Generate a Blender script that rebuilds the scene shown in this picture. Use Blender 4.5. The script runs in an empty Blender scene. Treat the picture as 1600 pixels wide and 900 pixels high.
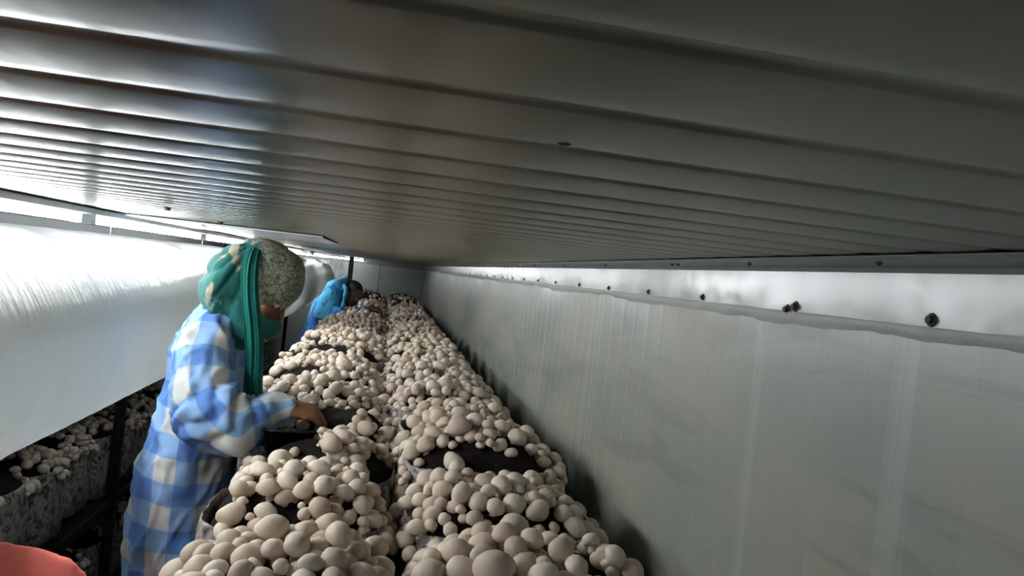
import bpy, bmesh, math, random
import numpy as np
from mathutils import Vector, Matrix, noise

# ------------------------------------------------------------------ camera, world, lights, exposure
SC = bpy.context.scene
COL = SC.collection
EYE = 2.5                                   # camera height; the ceiling is only a hand above it
F = 1155.0
yw = Vector(((605 - 800) / F, (450 - 415) / F, -1)).normalized()     # direction along the room, in camera axes
hd = Vector((1, -0.11, 0))
zw = hd.cross(yw); zw = (-zw if zw.y < 0 else zw).normalized()
xw = yw.cross(zw).normalized()
ROT = Matrix((xw, yw, zw))                   # world <- camera
cam = bpy.data.cameras.new('camera')
cam.lens = 36 * F / 1600; cam.sensor_width = 36; cam.clip_start = 0.02
co = bpy.data.objects.new('camera', cam); COL.objects.link(co)
co.matrix_world = Matrix.Translation((0, 0, EYE)) @ ROT.to_4x4()
SC.camera = co
w = bpy.data.worlds.new('world'); SC.world = w; w.use_nodes = True
w.node_tree.nodes['Background'].inputs[0].default_value = (0.55, 0.62, 0.65, 1)
w.node_tree.nodes['Background'].inputs[1].default_value = 0.02
SC.view_settings.view_transform = 'Standard'; SC.view_settings.look = 'None'
SC.view_settings.gamma = 1; SC.view_settings.use_curve_mapping = False
SC.view_settings.exposure = 0.35
LAMP = 72.0                                 # emission of the tubes

random.seed(7); np.random.seed(7)
CEIL = EYE + 0.0695
XW = 0.60                                    # right wall
XL = -2.5                                    # left wall
YB = 12.0                                    # back wall
YF = -1.6                                    # wall behind the camera

def ray(px, py):
    return ROT @ Vector(((px - 800) / F, (450 - py) / F, -1))
def P(px, py, Y):                            # world point seen at a pixel of the photograph, at depth Y
    d = ray(px, py); return Vector((0, 0, EYE)) + d * (Y / d.y)
def G(px, py, z):                            # ... on a level plane
    d = ray(px, py); t = (z - EYE) / d.z; return Vector((d.x * t, d.y * t, z))

# ------------------------------------------------------------------ helpers
def tag(o, label=None, cat=None, group=None, kind=None):
    if label: o['label'] = label
    if cat: o['category'] = cat
    if group: o['group'] = group
    if kind: o['kind'] = kind
    return o
def empty(name, loc=(0, 0, 0), rz=0):
    o = bpy.data.objects.new(name, None); o.location = loc; o.rotation_euler = (0, 0, rz)
    o.empty_display_size = 0.05; COL.objects.link(o); return o
def link(name, me, mat=None, parent=None, smooth=True):
    o = bpy.data.objects.new(name, me); COL.objects.link(o)
    if mat and not me.materials: me.materials.append(mat)
    if smooth: me.shade_smooth()
    if parent: o.parent = parent
    return o
def from_bm(name, bm, mat=None, parent=None, smooth=False):
    me = bpy.data.meshes.new(name); bm.normal_update(); bm.to_mesh(me); bm.free()
    return link(name, me, mat, parent, smooth)
def from_data(name, v, f, mat=None, parent=None, smooth=True):
    me = bpy.data.meshes.new(name); me.from_pydata([tuple(a) for a in v], [], [tuple(a) for a in f]); me.update()
    return link(name, me, mat, parent, smooth)
def box(bm, x0, x1, y0, y1, z0, z1):
    vs = [bm.verts.new(p) for p in ((x0, y0, z0), (x1, y0, z0), (x1, y1, z0), (x0, y1, z0), (x0, y0, z1), (x1, y0, z1), (x1, y1, z1), (x0, y1, z1))]
    for f in ((3, 2, 1, 0), (4, 5, 6, 7), (0, 1, 5, 4), (1, 2, 6, 5), (2, 3, 7, 6), (3, 0, 4, 7)): bm.faces.new([vs[i] for i in f])
def boxes(name, lst, mat, parent=None, bevel=0):
    bm = bmesh.new()
    for b in lst: box(bm, *b)
    if bevel: bmesh.ops.bevel(bm, geom=bm.edges[:], offset=bevel, segments=2, affect='EDGES', profile=0.6)
    return from_bm(name, bm, mat, parent)
def tube_bm(bm, pts, rad, n=14, ell=None, cap=True, up=None):
    """a closed limb through pts; rad per point (or (ra, rb)); rounded ends"""
    pts = [Vector(p) for p in pts]; rad = [(r, r) if not isinstance(r, tuple) else r for r in rad]
    if cap:
        a = (pts[0] - pts[1]).normalized(); b = (pts[-1] - pts[-2]).normalized()
        p0, p1, r0, r1 = pts[0], pts[-1], rad[0], rad[-1]
        m0, m1 = min(r0), min(r1)
        pre = [(p0 + a * m0 * s, (r0[0] * c, r0[1] * c)) for s, c in ((0.98, 0.2), (0.85, 0.55), (0.5, 0.87))]
        post = [(p1 + b * m1 * s, (r1[0] * c, r1[1] * c)) for s, c in ((0.5, 0.87), (0.85, 0.55), (0.98, 0.2))]
        pts = [q[0] for q in pre] + pts + [q[0] for q in post]; rad = [q[1] for q in pre] + rad + [q[1] for q in post]
    ref = Vector(up) if up else Vector((0, 1, 0))
    rings = []
    for i, p in enumerate(pts):
        t = (pts[min(i + 1, len(pts) - 1)] - pts[max(i - 1, 0)]).normalized()
        u = ref - t * ref.dot(t)
        if u.length < 1e-3: u = Vector((1, 0, 0)) - t * t.x
        u.normalize(); v = t.cross(u)
        if not up: ref = u
        ra, rb = rad[i]
        rings.append([bm.verts.new(p + u * (ra * math.cos(2 * math.pi * k / n)) + v * (rb * math.sin(2 * math.pi * k / n))) for k in range(n)])
    for A, B in zip(rings, rings[1:]):
        for k in range(n): bm.faces.new((A[k], A[(k + 1) % n], B[(k + 1) % n], B[k]))
    bm.faces.new(rings[0][::-1]); bm.faces.new(rings[-1])
def ball_bm(bm, c, r, rot=None, seg=20):
    m = Matrix.Translation(c) @ (rot.to_4x4() if rot else Matrix()) @ Matrix.Diagonal((r[0], r[1], r[2], 1))
    bmesh.ops.create_uvsphere(bm, u_segments=seg, v_segments=seg // 2 + 2, radius=1, matrix=m)
def fuse(name, bm, voxel, smooth_it=4, mat=None, parent=None, factor=0.5):
    """melt all shapes of bm into ONE continuous surface"""
    me = bpy.data.meshes.new('tmp'); bmesh.ops.recalc_face_normals(bm, faces=bm.faces[:]); bm.to_mesh(me); bm.free()
    o = bpy.data.objects.new('tmp', me); COL.objects.link(o)
    m = o.modifiers.new('r', 'REMESH'); m.mode = 'VOXEL'; m.voxel_size = voxel; m.use_smooth_shade = True
    if smooth_it:
        s = o.modifiers.new('s', 'SMOOTH'); s.factor = factor; s.iterations = smooth_it
    dg = bpy.context.evaluated_depsgraph_get(); dg.update()
    res = bpy.data.meshes.new_from_object(o.evaluated_get(dg)); res.name = name
    bpy.data.objects.remove(o); bpy.data.meshes.remove(me)
    return link(name, res, mat, parent)
def V(me):
    a = np.empty(len(me.vertices) * 3, np.float32); me.vertices.foreach_get('co', a); return a.reshape(-1, 3)
def VN(me):
    a = np.empty(len(me.vertices) * 3, np.float32); me.vertex_normals.foreach_get('vector', a); return a.reshape(-1, 3)
def setV(me, a):
    me.vertices.foreach_set('co', np.ascontiguousarray(a, np.float32).ravel()); me.update()
def nz(p, s=1.0, off=0.0):
    return np.array([noise.noise((q[0] * s + off, q[1] * s + off, q[2] * s - off)) for q in p], np.float32)
def attr(me, name, a):
    at = me.attributes.new(name, 'FLOAT_VECTOR', 'POINT'); at.data.foreach_set('vector', np.ascontiguousarray(a, np.float32).ravel())

# ------------------------------------------------------------------ materials
class N:
    def __init__(s, name):
        s.m = bpy.data.materials.new(name); s.m.use_nodes = True; s.t = s.m.node_tree
        s.b = s.t.nodes['Principled BSDF']; s.out = s.t.nodes['Material Output']
    def n(s, typ, **kw):
        o = s.t.nodes.new(typ)
        for k, v in kw.items():
            if k.startswith('i_'):
                key = k[2:]; key = int(key) if key.isdigit() else key.replace('_', ' ')
                s.put(o.inputs[key], v)
            else: setattr(o, k, v)
        return o
    def put(s, inp, v):
        if isinstance(v, bpy.types.NodeSocket): s.t.links.new(v, inp)
        else: inp.default_value = v
    def p(s, **kw):
        for k, v in kw.items(): s.put(s.b.inputs[k.replace('_', ' ')], v)
        return s
    def coord(s, kind='Object'): return s.n('ShaderNodeTexCoord').outputs[kind]
    def map(s, vec, scale=(1, 1, 1), loc=(0, 0, 0)): return s.n('ShaderNodeMapping', i_Vector=vec, i_Scale=scale, i_Location=loc).outputs[0]
    def noise(s, vec, scale=5, detail=4, rough=0.5, dist=0.0): return s.n('ShaderNodeTexNoise', i_Vector=vec, i_Scale=scale, i_Detail=detail, i_Roughness=rough, i_Distortion=dist).outputs[0]
    def ramp(s, fac, *stops, interp='LINEAR'):
        r = s.n('ShaderNodeValToRGB', i_Fac=fac); cr = r.color_ramp; cr.interpolation = interp
        while len(cr.elements) < len(stops): cr.elements.new(0.5)
        for e, (p, c) in zip(cr.elements, stops): e.position = p; e.color = (c, c, c, 1) if isinstance(c, (int, float)) else (*c, 1)
        return r.outputs[0]
    def mix(s, fac, a, b, mode='MIX'):
        m = s.n('ShaderNodeMix', data_type='RGBA', blend_type=mode)
        s.put(m.inputs[0], fac)
        for i, v in ((6, a), (7, b)): s.put(m.inputs[i], v if isinstance(v, bpy.types.NodeSocket) else (*v, 1))
        return m.outputs[2]
    def math(s, op, a, b=0.0): return s.n('ShaderNodeMath', operation=op, i_0=a, i_1=b).outputs[0]
    def bump(s, h, strength=0.3, dist=0.01): return s.n('ShaderNodeBump', i_Height=h, i_Strength=strength, i_Distance=dist).outputs[0]
def plain(name, c, rough=0.5, metal=0.0, var=0.15, scale=12, bump=0.0, spec=0.5):
    k = N(name); f = k.noise(k.coord(), scale)
    k.p(Base_Color=k.mix(f, tuple(x * (1 - var) for x in c), tuple(min(1, x * (1 + var)) for x in c)), Roughness=rough, Metallic=metal)
    k.b.inputs['Specular IOR Level'].default_value = spec
    if bump: k.p(Normal=k.bump(k.noise(k.coord(), scale * 6), bump, 0.004))
    return k.m
M = {}
# painted steel sandwich panel, ceiling: glossy, a little dusty
k = N('ceiling_paint'); c = k.coord(); f = k.noise(k.map(c, (1, 0.35, 1)), 3.0, 5)
k.p(Base_Color=k.mix(f, (0.25, 0.25, 0.198), (0.33, 0.33, 0.265)), Roughness=k.ramp(k.noise(c, 4, 4), (0.25, 0.27), (0.8, 0.33)),
    Normal=k.bump(k.noise(k.map(c, (5, 1.2, 5)), 4, 3), 0.08, 0.01), Metallic=0.15)
k.b.inputs['Specular IOR Level'].default_value = 0.7
M['ceiling'] = k.m
# right wall: the same paint with water streaks
k = N('wall_paint'); c = k.coord()
st = k.noise(k.map(c, (1, 16, 0.5)), 1.6, 5, 0.6); blot = k.noise(k.map(c, (1, 1, 2.2)), 1.7, 5, 0.6)
drip = k.ramp(k.noise(k.map(c, (1, 22, 0.22)), 1.0, 3, 0.5), (0.60, 0.0), (0.66, 1.0))
base = k.mix(st, (0.228, 0.26, 0.228), (0.282, 0.312, 0.274)); base = k.mix(k.ramp(blot, (0.44, 0.0), (0.60, 0.8)), base, (0.31, 0.285, 0.235))
smear = k.noise(k.map(c, (1, 0.9, 7)), 1.6, 5, 0.6, 0.8); base = k.mix(k.ramp(smear, (0.54, 0.0), (0.63, 0.55)), base, (0.19, 0.192, 0.17))
base = k.mix(k.math('MULTIPLY', drip, 0.35), base, (0.42, 0.44, 0.41))
k.p(Base_Color=base, Roughness=k.ramp(blot, (0.35, 0.28), (0.65, 0.5)), Normal=k.bump(k.noise(k.map(c, (1, 9, 0.8)), 2.0, 3), 0.12, 0.01))
M['wall'] = k.m
M['wall_dull'] = plain('wall_dull_paint', (0.30, 0.33, 0.31), 0.42, 0, 0.1, 2)
M['wall_white'] = plain('white_wall_paint', (0.72, 0.75, 0.76), 0.35, 0, 0.06, 2)
M['strip'] = plain('pale_strip_steel', (0.62, 0.65, 0.66), 0.3, 0, 0.06, 6)
k = N('flashing_steel'); c = k.coord()
k.p(Base_Color=k.mix(k.noise(k.map(c, (1, 5, 1)), 3, 4), (0.14, 0.155, 0.142), (0.20, 0.215, 0.20)), Roughness=0.22, Metallic=0.0,
    Normal=k.bump(k.noise(k.map(c, (3, 3, 3)), 3, 2), 0.25, 0.01))
M['flash'] = k.m
M['seal'] = plain('sealant', (0.36, 0.37, 0.34), 0.6, 0, 0.12, 30, 0.3)
M['rust'] = plain('rusty_screw', (0.05, 0.045, 0.035), 0.7, 0.3, 0.5, 90, 0.4)
M['concrete'] = plain('wet_concrete', (0.10, 0.095, 0.085), 0.45, 0, 0.3, 4, 0.3)
M['steel_dark'] = plain('dark_rack_steel', (0.022, 0.022, 0.024), 0.5, 0.4, 0.3, 20, 0.1)
M['steel_grey'] = plain('grey_post_steel', (0.09, 0.095, 0.09), 0.45, 0.4, 0.2, 20)
M['wood'] = plain('damp_plank', (0.10, 0.065, 0.04), 0.75, 0, 0.4, 9, 0.4)
M['housing'] = plain('white_lamp_housing', (0.75, 0.76, 0.76), 0.4, 0, 0.03)
def tube_mat(glow):                           # glow scales the emission, lowered on the far tubes to darken the far wall
    k = N('lit_tube'); k.p(Base_Color=(1, 1, 1, 1)); k.b.inputs['Emission Color'].default_value = (0.94, 0.98, 1, 1)
    k.b.inputs['Emission Strength'].default_value = LAMP * glow; return k.m
# air duct: milky polyethylene film with hoop wrinkles
k = N('duct_film'); c = k.coord()
hoop = k.noise(k.map(c, (0.7, 60, 0.7)), 1.0, 4, 0.65); big = k.noise(k.map(c, (1.5, 5, 1.5)), 1.0, 3)
jit = k.noise(k.map(c, (9, 26, 9)), 1.0, 3, 0.6)
h = k.math('ADD', k.math('ADD', k.math('MULTIPLY', hoop, 0.22), k.math('MULTIPLY', big, 0.9)), k.math('MULTIPLY', jit, 0.30))
nrm = k.bump(h, 0.9, 0.04)
k.p(Base_Color=(0.72, 0.74, 0.74, 1), Roughness=0.2, Normal=nrm); k.b.inputs['Specular IOR Level'].default_value = 0.75
tr = k.n('ShaderNodeBsdfTranslucent', i_Color=(0.85, 0.88, 0.88, 1)); tp = k.n('ShaderNodeBsdfTransparent', i_Color=(0.9, 0.92, 0.92, 1))
m1 = k.n('ShaderNodeMixShader', i_0=0.62, i_1=k.b.outputs[0], i_2=tr.outputs[0]); m2 = k.n('ShaderNodeMixShader', i_0=0.16, i_1=m1.outputs[0], i_2=tp.outputs[0])
k.t.links.new(m2.outputs[0], k.out.inputs[0]); M['duct'] = k.m
# compost bag: crinkled clear film, paler along the crinkles, over dark compost
k = N('bag_film'); c = k.coord(); oi = k.n('ShaderNodeObjectInfo').outputs['Random']
v4 = k.n('ShaderNodeTexNoise', noise_dimensions='4D', i_Vector=k.map(c, (1, 1, 0.75)), i_W=k.math('MULTIPLY', oi, 40.0), i_Scale=13, i_Detail=6, i_Roughness=0.62, i_Distortion=1.6).outputs[0]
wr = k.ramp(v4, (0.40, 0.0), (0.50, 1.0), (0.60, 0.0))
k.p(Base_Color=k.mix(wr, (0.075, 0.062, 0.055), (0.42, 0.385, 0.36)), Roughness=0.33, Normal=k.bump(v4, 0.9, 0.03)); M['bag'] = k.m
k = N('casing_soil'); c = k.coord(); f = k.noise(c, 45, 6, 0.7)
k.p(Base_Color=k.mix(f, (0.004, 0.003, 0.0025), (0.026, 0.018, 0.014)), Roughness=0.95, Normal=k.bump(f, 1.0, 0.02)); k.b.inputs['Specular IOR Level'].default_value = 0.15
M['soil'] = k.m
def mushroom_mat(name, cap, per_object):
    k = N(name)
    if per_object: rnd = k.n('ShaderNodeObjectInfo').outputs['Random']
    else: rnd = k.n('ShaderNodeNewGeometry').outputs['Random Per Island']
    c = k.coord() if per_object else k.n('ShaderNodeNewGeometry').outputs['Position']
    f = k.n('ShaderNodeTexNoise', noise_dimensions='4D', i_Vector=c, i_W=k.math('MULTIPLY', rnd, 60.0), i_Scale=1.1 if per_object else 30, i_Detail=5, i_Roughness=0.6).outputs[0]
    col = k.ramp(rnd, (0.0, (0.57, 0.455, 0.36)), (0.5, (0.67, 0.56, 0.455)), (1.0, (0.75, 0.65, 0.55)))
    if not cap: col = k.mix(0.3, col, (0.55, 0.46, 0.36))
    col = k.mix(k.ramp(f, (0.62, 0.0), (0.78, 0.55)), col, (0.33, 0.22, 0.14))
    k.p(Base_Color=col, Roughness=0.55, Normal=k.bump(f, 0.06, 0.3 if per_object else 0.01)); k.b.inputs['Specular IOR Level'].default_value = 0.3
    return k.m
M['cap'] = mushroom_mat('mushroom_skin', True, True); M['stem'] = mushroom_mat('mushroom_stem', False, True); M['many'] = mushroom_mat('mushroom_far', True, False)
M['skin'] = plain('brown_skin', (0.20, 0.085, 0.045), 0.5, 0, 0.2, 30, 0.1)
M['skin_dark'] = plain('deep_brown_skin', (0.12, 0.05, 0.035), 0.5, 0, 0.2, 30)
M['eye'] = plain('eye_white', (0.6, 0.55, 0.5), 0.2); M['iris'] = plain('dark_iris', (0.01, 0.006, 0.004), 0.15); M['hair'] = plain('black_hair', (0.008, 0.007, 0.007), 0.5, 0, 0.4, 60, 0.5)
M['nail'] = plain('finger_nail', (0.38, 0.2, 0.14), 0.35)
# blue and cream check
k = N('check_cotton'); a = k.n('ShaderNodeAttribute', attribute_name='cloth').outputs['Vector']; sp = k.n('ShaderNodeSeparateXYZ', i_Vector=a)
wob = k.math('MULTIPLY', k.math('SUBTRACT', k.noise(a, 14, 2), 0.5), 0.007)
def stripe(v):
    q = k.math('FRACT', k.math('DIVIDE', k.math('ADD', v, wob), 0.126)); return k.ramp(q, (0.0, 0.0), (0.03, 1.0), (0.48, 1.0), (0.52, 0.0))
su, sv = stripe(sp.outputs[0]), stripe(sp.outputs[1])
t = k.math('MULTIPLY', k.math('ADD', su, sv), 0.5)
col = k.ramp(t, (0.0, (0.66, 0.67, 0.64)), (0.5, (0.24, 0.42, 0.72)), (1.0, (0.085, 0.22, 0.60)))
col = k.mix(k.math('MULTIPLY', k.noise(a, 25, 4), 0.30), col, (0.30, 0.36, 0.46))
spot = k.n('ShaderNodeVectorMath', operation='DISTANCE', i_0=k.coord(), i_1=tuple(P(275, 600, 2.0))).outputs['Value']
sm = k.math('ADD', spot, k.math('MULTIPLY', k.noise(k.coord(), 45, 3), 0.05))
col = k.mix(k.ramp(sm, (0.035, 1.0), (0.047, 0.0)), col, (0.16, 0.09, 0.06))
k.p(Base_Color=col, Roughness=0.85, Normal=k.bump(k.noise(a, 30, 4), 0.22, 0.01)); k.b.inputs['Specular IOR Level'].default_value = 0.15; M['check'] = k.m
def scarf_mat(name, base, motif, dens_attr=True, sc=30.0):
    k = N(name); c = k.coord()
    wv = k.n('ShaderNodeTexVoronoi', feature='DISTANCE_TO_EDGE', i_Vector=k.n('ShaderNodeVectorMath', operation='ADD', i_0=c, i_1=k.n('ShaderNodeVectorMath', operation='SCALE', i_0=k.n('ShaderNodeTexNoise', i_Vector=c, i_Scale=38.0, i_Detail=4.0).outputs['Color'], i_Scale=0.06).outputs[0]).outputs[0], i_Scale=sc).outputs['Distance']
    lace = k.ramp(wv, (0.03, 0.0), (0.10, 1.0))
    isl = k.ramp(k.noise(k.map(c, (1, 1, 0.5)), 17, 3), (0.57, 0.0), (0.61, 1.0))
    if dens_attr:
        d = k.n('ShaderNodeSeparateXYZ', i_Vector=k.n('ShaderNodeAttribute', attribute_name='cloth').outputs['Vector'])
        fac = k.mix(d.outputs[0], isl, lace)
    else: fac = isl
    k.p(Base_Color=k.mix(fac, base, motif), Roughness=0.8, Normal=k.bump(k.noise(c, 60, 3), 0.25, 0.01)); k.b.inputs['Specular IOR Level'].default_value = 0.2
    k.b.inputs['Sheen Weight'].default_value = 0.15
    return k.m
M['teal'] = scarf_mat('teal_printed_cotton', (0.012, 0.125, 0.112), (0.34, 0.30, 0.21), True, 52.0)
M['teal_plain'] = plain('teal_cotton', (0.008, 0.135, 0.11), 0.8, 0, 0.25, 25, 0.2, 0.2)
M['teal_trouser'] = plain('turquoise_cotton', (0.02, 0.22, 0.30), 0.85, 0, 0.2, 14, 0.2, 0.2)
M['blue'] = scarf_mat('blue_printed_cotton', (0.02, 0.16, 0.48), (0.10, 0.42, 0.62), False, 24)
M['skyblue'] = scarf_mat('sky_blue_printed_cotton', (0.06, 0.33, 0.55), (0.02, 0.12, 0.32), False, 24)
M['coral'] = plain('coral_cotton', (0.82, 0.19, 0.155), 0.85, 0, 0.12, 14, 0.25, 0.2)
M['tray'] = plain('navy_black_plastic', (0.008, 0.009, 0.014), 0.35, 0, 0.2, 10)
k = N('clear_sheet'); k.p(Base_Color=(0.8, 0.82, 0.82, 1), Roughness=0.2)
tr = k.n('ShaderNodeBsdfTranslucent', i_Color=(0.85, 0.87, 0.87, 1)); tp = k.n('ShaderNodeBsdfTransparent')
m1 = k.n('ShaderNodeMixShader', i_0=0.5, i_1=k.b.outputs[0], i_2=tr.outputs[0]); m2 = k.n('ShaderNodeMixShader', i_0=0.35, i_1=m1.outputs[0], i_2=tp.outputs[0])
k.t.links.new(m2.outputs[0], k.out.inputs[0]); M['sheet'] = k.m
M['clear'] = plain('pale_film', (0.45, 0.45, 0.44), 0.25, 0, 0.2, 30, 0.4)

# ------------------------------------------------------------------ setting
fl = boxes('floor', [(XL - .1, XW + .1, YF - .1, YB + .1, -0.1, 0)], M['concrete']); tag(fl, kind='structure')
# ceiling: panels one metre wide, each rolled into ten shallow ribs that run across the room
def ribbed(along0, n_ribs, span0, span1, make, depth=0.0015, crown=0.0007, groove=0.009, pitch=0.0875):
    prof = []
    for i in range(n_ribs):
        a = along0 + i * pitch
        prof += [(a, depth), (a + groove * .2, depth), (a + groove * .5, depth * .75), (a + groove * .8, depth * .2)]
        for j in range(7):
            u = j / 6; prof.append((a + groove + (pitch - groove * 1.9) * u, -crown * (1 - (2 * u - 1) ** 2)))
        prof += [(a + pitch - groove * .7, depth * .2), (a + pitch - groove * .4, depth * .75), (a + pitch - groove * .15, depth)]
    prof.append((along0 + n_ribs * pitch, depth))
    v = []; f = []
    for a, d in prof: v += [make(a, d, span0), make(a, d, span1)]
    for i in range(len(prof) - 1): f.append((2 * i, 2 * i + 2, 2 * i + 3, 2 * i + 1))
    return v, f
ceiling = boxes('ceiling', [(XL - .1, XW + .1, YF - .1, YB + .1, CEIL + .03, CEIL + .12)], M['ceiling']); tag(ceiling, kind='structure')
RIB = 0.0875                                  # rib pitch of the panels
y = 0.197 - 21 * RIB
while y < YB:
    n = min(10, math.ceil((YB - y) / RIB - .2))
    v, f = ribbed(y, n, XL, XW, lambda a, d, s: (s, a, CEIL + d))
    o = from_data('ceiling_panel', v, f, M['ceiling'], ceiling); y += 10 * RIB
wr_ = boxes('wall_right', [(XW + .02, XW + .1, YF - .1, YB + .1, -.1, CEIL + .1)], M['wall']); tag(wr_, kind='structure')
y = 0.745 - 27 * RIB
while y < YB:
    n = min(10, math.ceil((YB - y) / RIB - .2))
    v, f = ribbed(y, n, 0.0, CEIL + .004, lambda a, d, s: (XW + d, a, s), 0.0006, 0.0003, 0.005)
    o = from_data('wall_panel', v, [q[::-1] for q in f], M['wall'], wr_); y += 10 * RIB
wb = boxes('wall_back', [(XL - .1, XW + .1, YB + .02, YB + .1, -.1, CEIL + .1)], M['wall_dull']); tag(wb, kind='structure')
for i in range(4):
    x0 = XL + i * 0.8
    x1 = min(x0 + .792, XW - .002)
    boxes('wall_panel', [(x0, x1, YB, YB + .02, 0, CEIL)], M['wall_dull'], wb, 0.004)
wl = boxes('wall_left', [(XL - .1, XL, YF - .1, YB + .1, -.1, CEIL + .1)], M['wall_white']); tag(wl, kind='structure')
wf = boxes('wall_front', [(XL - .1, XW + .1, YF - .1, YF, -.1, CEIL + .1)], M['wall_dull']); tag(wf, kind='structure')
# flashing between ceiling and right wall, with rusty screws and a smeared bead of sealant
def sweep(name, prof, y0, y1, mat, parent=None, thick=0.0015):
    v = [(x, yy, z) for yy in (y0, y1) for x, z in prof]; n = len(prof)
    f = [(i, i + 1, n + i + 1, n + i) for i in range(n - 1)]
    o = from_data(name, v, f, mat, parent, False); s = o.modifiers.new('s', 'SOLIDIFY'); s.thickness = thick; s.offset = 0; return o
ZF = EYE - 0.006
tr1 = sweep('trim_1', [(0.504, CEIL - .003), (0.510, CEIL - .0055), (XW - .012, CEIL - .006), (XW - .006, CEIL - .012), (XW - .004, ZF), (XW - .001, ZF - .004)], YF, YB - .002, M['flash']); tag(tr1, kind='structure')
def screw_mesh(r):
    bm = bmesh.new()
    bmesh.ops.create_cone(bm, cap_ends=True, segments=12, radius1=r * 1.25, radius2=r * 1.1, depth=r * .25, matrix=Matrix.Translation((0, 0, r * .12)))
    bmesh.ops.create_cone(bm, cap_ends=True, segments=6, radius1=r * .8, radius2=r * .72, depth=r * .7, matrix=Matrix.Translation((0, 0, r * .5)))
    me = bpy.data.meshes.new('screw'); bm.to_mesh(me); bm.free(); return me
SM = screw_mesh(0.0065); SM.materials.append(M['rust'])
def screw(loc, rot, parent, s=1.0, flat=1.0):
    o = link('screw', SM, None, parent, False); o.location = loc; o.rotation_euler = rot; o.scale = (s, s, s * flat)
for q, yy in enumerate([0.23, 0.725, 1.00, 1.022, 1.325, 1.62, 1.93, 2.24, 2.57] + [2.88 + .305 * i for i in range(28)]):
    screw((XW - .0055, yy, ZF + (.012 if q != 3 else .006)), (0, -math.pi / 2, 0), tr1, 1.0 if q < 4 else 0.8)
for yy in [0.45, 0.75, 1.05, 1.33, 1.36, 1.8, 2.25, 2.7, 3.2, 3.7, 4.2, 5, 6]:
    screw((0.54, yy, CEIL - .0065), (math.pi, 0, 0), tr1, 0.55)
v = []; f = []; ny = 500; y0, y1 = 0.0, 9.0
for i in range(ny + 1):
    yy = y0 + (y1 - y0) * i / ny
    lo = 0.013 + 0.010 * noise.noise((yy * 2.2, 3, 1)) + 0.007 * noise.noise((yy * 9, 7, 2)) + 0.003 * noise.noise((yy * 40, 7, 5))
    hi = 0.004 + 0.007 * max(0, noise.noise((yy * 3.1, 9, 4)))
    lo = max(lo, 0.003)
    for z, x in ((ZF + hi, .0055), (ZF + hi * .3, .0075), (ZF - lo * .55, .0045), (ZF - lo, .0005)): v.append((XW - x, yy, z))
for i in range(ny):
    for j in range(3): f.append((4 * i + j, 4 * i + j + 1, 4 * i + 4 + j + 1, 4 * i + 4 + j))
from_data('sealant', v, f, M['seal'], tr1)
# flashing between ceiling and back wall
def sweepx(name, prof, x0, x1, mat, parent=None):
    v = [(xx, y, z) for xx in (x0, x1) for y, z in prof]; n = len(prof)
    f = [(i, i + 1, n + i + 1, n + i) for i in range(n - 1)]
    o = from_data(name, v, f, mat, parent, False); s = o.modifiers.new('s', 'SOLIDIFY'); s.thickness = .0015; s.offset = 0; return o
tr2 = sweepx('trim_2', [(YB - .09, CEIL - .004), (YB - .006, CEIL - .006), (YB - .004, EYE - .01)], XL, XW - .01, M['flash']); tag(tr2, kind='structure')
# flat joint strip across the left part of the ceiling
tr3 = sweepx('trim_3', [(2.30, CEIL - .003), (2.302, CEIL - .007), (3.10, CEIL - .006), (3.102, CEIL - .003)], XL, -0.20, M['strip']); tag(tr3, kind='structure')
for px, py in ((262, 327), (345, 346), (42, 310)):
    d = ray(px, py); t = (CEIL - .007 - EYE) / d.z
    screw((d.x * t, min(d.y * t, 2.34) if px != 262 else d.y * t, CEIL - .0075 if px != 262 else CEIL - .003), (math.pi, 0, 0), tr3, 1.1)

# ------------------------------------------------------------------ lamps
def batten(loc, length, along, label, glow=0.5):
    t = empty('tube_lamp', loc); tag(t, label, 'lamp', 'tube lamps')
    hx, hy = (.03, length / 2) if along == 'y' else (length / 2, .03)
    boxes('housing', [(-hx, hx, -hy, hy, -.016, 0)], M['housing'], t, .003)
    bm = bmesh.new(); e = Vector((0, length / 2 - .03, 0)) if along == 'y' else Vector((length / 2 - .03, 0, 0))
    tube_bm(bm, [e * -1 + Vector((0, 0, -.028)), e + Vector((0, 0, -.028))], [.012, .012], 12, cap=True, up=(0, 0, 1))
    from_bm('tube', bm, tube_mat(glow), t, True)
    for s in (-1, 1):
        c = e * s
        boxes('lamp_holder', [(c.x - .014, c.x + .014, c.y - .014, c.y + .014, -.042, -.014)], M['housing'], t, .002)
    return t
for px, py, sz in ((881, 227, 1.2), (1287, 352, .45), (1302, 350, .45), (1137, 367, .45), (1062, 228, .3)):
    d = ray(px, py); t = (CEIL - .001 - EYE) / d.z; screw((d.x * t, d.y * t, CEIL + .0006), (math.pi, 0, 0), ceiling, sz * .62, .3)
ZL = CEIL - .004
for yy, g, lab in ((-1.0, 0.5, 'white tube lamp on the ceiling above the air duct, behind the viewer'), (1.5, 1.0, 'white tube lamp above the near end of the air duct, first of the line'), (2.74, 1.0, 'white tube lamp above the air duct, second of the line'),
                (3.98, 1.0, 'white tube lamp above the air duct, third of the line, past the check shirt'), (6.4, 0.7, 'white tube lamp above the middle of the air duct, before the far picker'), (8.8, 0.5, 'dim white tube lamp above the far part of the air duct')):
    batten((-0.80, yy, ZL), 1.23, 'y', lab, g)
batten((-0.92, YB - .5, ZL), 1.2, 'x', 'white tube lamp across the far end of the ceiling')

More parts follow.
